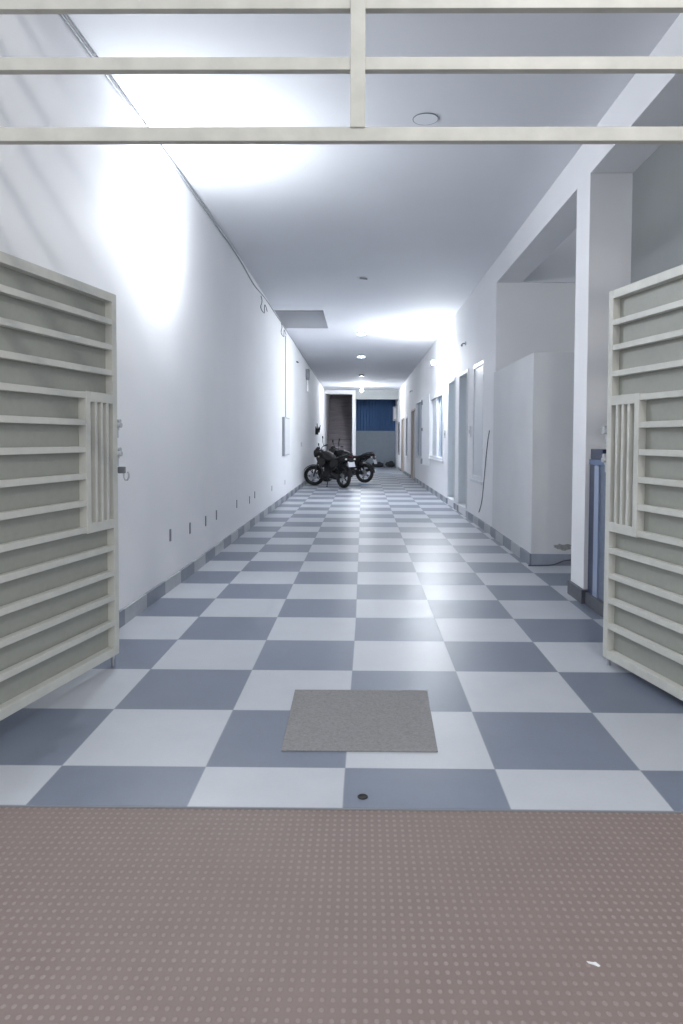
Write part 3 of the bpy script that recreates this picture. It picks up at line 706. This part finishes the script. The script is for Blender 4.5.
    fo.rotation_quaternion = Quaternion(ax, steer)
    def fpart(mb, name, mt, **k):
        o = mb.build(name, mt, fo, smooth=True, **k); return o
    wf = wheel(fo, 0, name='front_wheel'); wf.location = (1.30-.99, 0, R-.90)
    fd = MB(); rings = []; cx_, cz_ = .31, R-.90
    for i in range(11):
        a = math.radians(25+i*13); rr = R+.03
        rings.append([(cx_+rr*math.cos(a), -.06, cz_+rr*math.sin(a)), (cx_+(rr+.014)*math.cos(a), 0, cz_+(rr+.014)*math.sin(a)), (cx_+rr*math.cos(a), .06, cz_+rr*math.sin(a)), (cx_+(rr-.006)*math.cos(a), .055, cz_+(rr-.006)*math.sin(a)), (cx_+(rr+.006)*math.cos(a), 0, cz_+(rr+.006)*math.sin(a)), (cx_+(rr-.006)*math.cos(a), -.055, cz_+(rr-.006)*math.sin(a))])
    fpart(fd.loft(rings), 'front_fender', body)
    # headlight with cowl
    fpart(MB().section([(.02, .06, .06, .07), (.08, .06, .10, .11), (.14, .055, .115, .12), (.19, .05, .105, .11), (.21, .045, .085, .09)], n=20), 'headlight_cowl', body)
    fpart(MB().ell((.205, 0, .045), .022, .078, .082), 'headlight_lens', mat('lamp_glass', (120, 124, 132), .08))
    fpart(MB().section([(.03, .19, .06, .03), (.10, .20, .08, .04), (.15, .18, .06, .02)], n=14), 'instrument_cluster', BPLAST)
    fpart(MB().tube([(-.13, .39, .17), (-.08, .30, .185), (-.01, .17, .18), (0, .07, .13), (0, -.07, .13), (-.01, -.17, .18), (-.08, -.30, .185), (-.13, -.39, .17)], .012), 'handlebar', CHROME if not plate else BPAINT)
    for s_ in (-1, 1):
        fpart(MB().tube([(-.075, .29*s_, .185), (-.135, .40*s_, .17)], .019), 'grip', BLACK)
        fpart(MB().tube([(-.03, .28*s_, .185), (-.06, .38*s_, .165)], .006), 'lever', STEEL)
        mo = fpart(MB().tube([(-.05, .25*s_, .19), (-.02, .31*s_, .30), (-.03, .38*s_, .38)], .007), 'mirror_stalk', BPAINT)
        mm = MB().ell((-.03, .40*s_, .41), .016, .075, .045).build('mirror', BPAINT, mo, smooth=True)
        fi = fpart(MB().tube([(.06, .09*s_, .0), (.06, .17*s_, .0)], .008), 'front_indicator', BPLAST)
        MB().ell((.065, .195*s_, 0), .022, .032, .022).build('lens', mat('clear_lens', (200, 196, 186), .15), fi, smooth=True)
    return g
motorcycle((-.53, 19.05, 0), math.radians(131), math.radians(0), math.radians(46), BROWNP,
           'black motorcycle with white number plate, front wheel turned against the left wall')
motorcycle((.06, 21.35, 0), math.radians(157), math.radians(0), math.radians(10), BPAINT,
           'black motorcycle parked behind, its rear wheel towards the middle of the passage', plate=False)
# pale blue cloth at the rear wheel of the second motorcycle
b = MB(); rr = random.Random(9); n = 14; ringb = []; 
gridv = [[b.bm.verts.new(((i/n-.5)*.30, (j/n-.5)*.2, .012+.03*abs(math.sin(i*1.3+j*.7))*math.sin(math.pi*i/n)*math.sin(math.pi*j/n)+.006*rr.random())) for j in range(n+1)] for i in range(n+1)]
for i in range(n):
    for j in range(n): b.bm.faces.new((gridv[i][j], gridv[i+1][j], gridv[i+1][j+1], gridv[i][j+1]))
o = b.build('cloth', mat('pale_blue_cloth', (150, 178, 212), .9), smooth=True); sm = o.modifiers.new('solid', 'SOLIDIFY'); sm.thickness = .008
o.location = (.02, 20.35, -.002); tag(o, 'crumpled pale blue cloth on the floor by the rear motorcycle wheel', 'cloth')
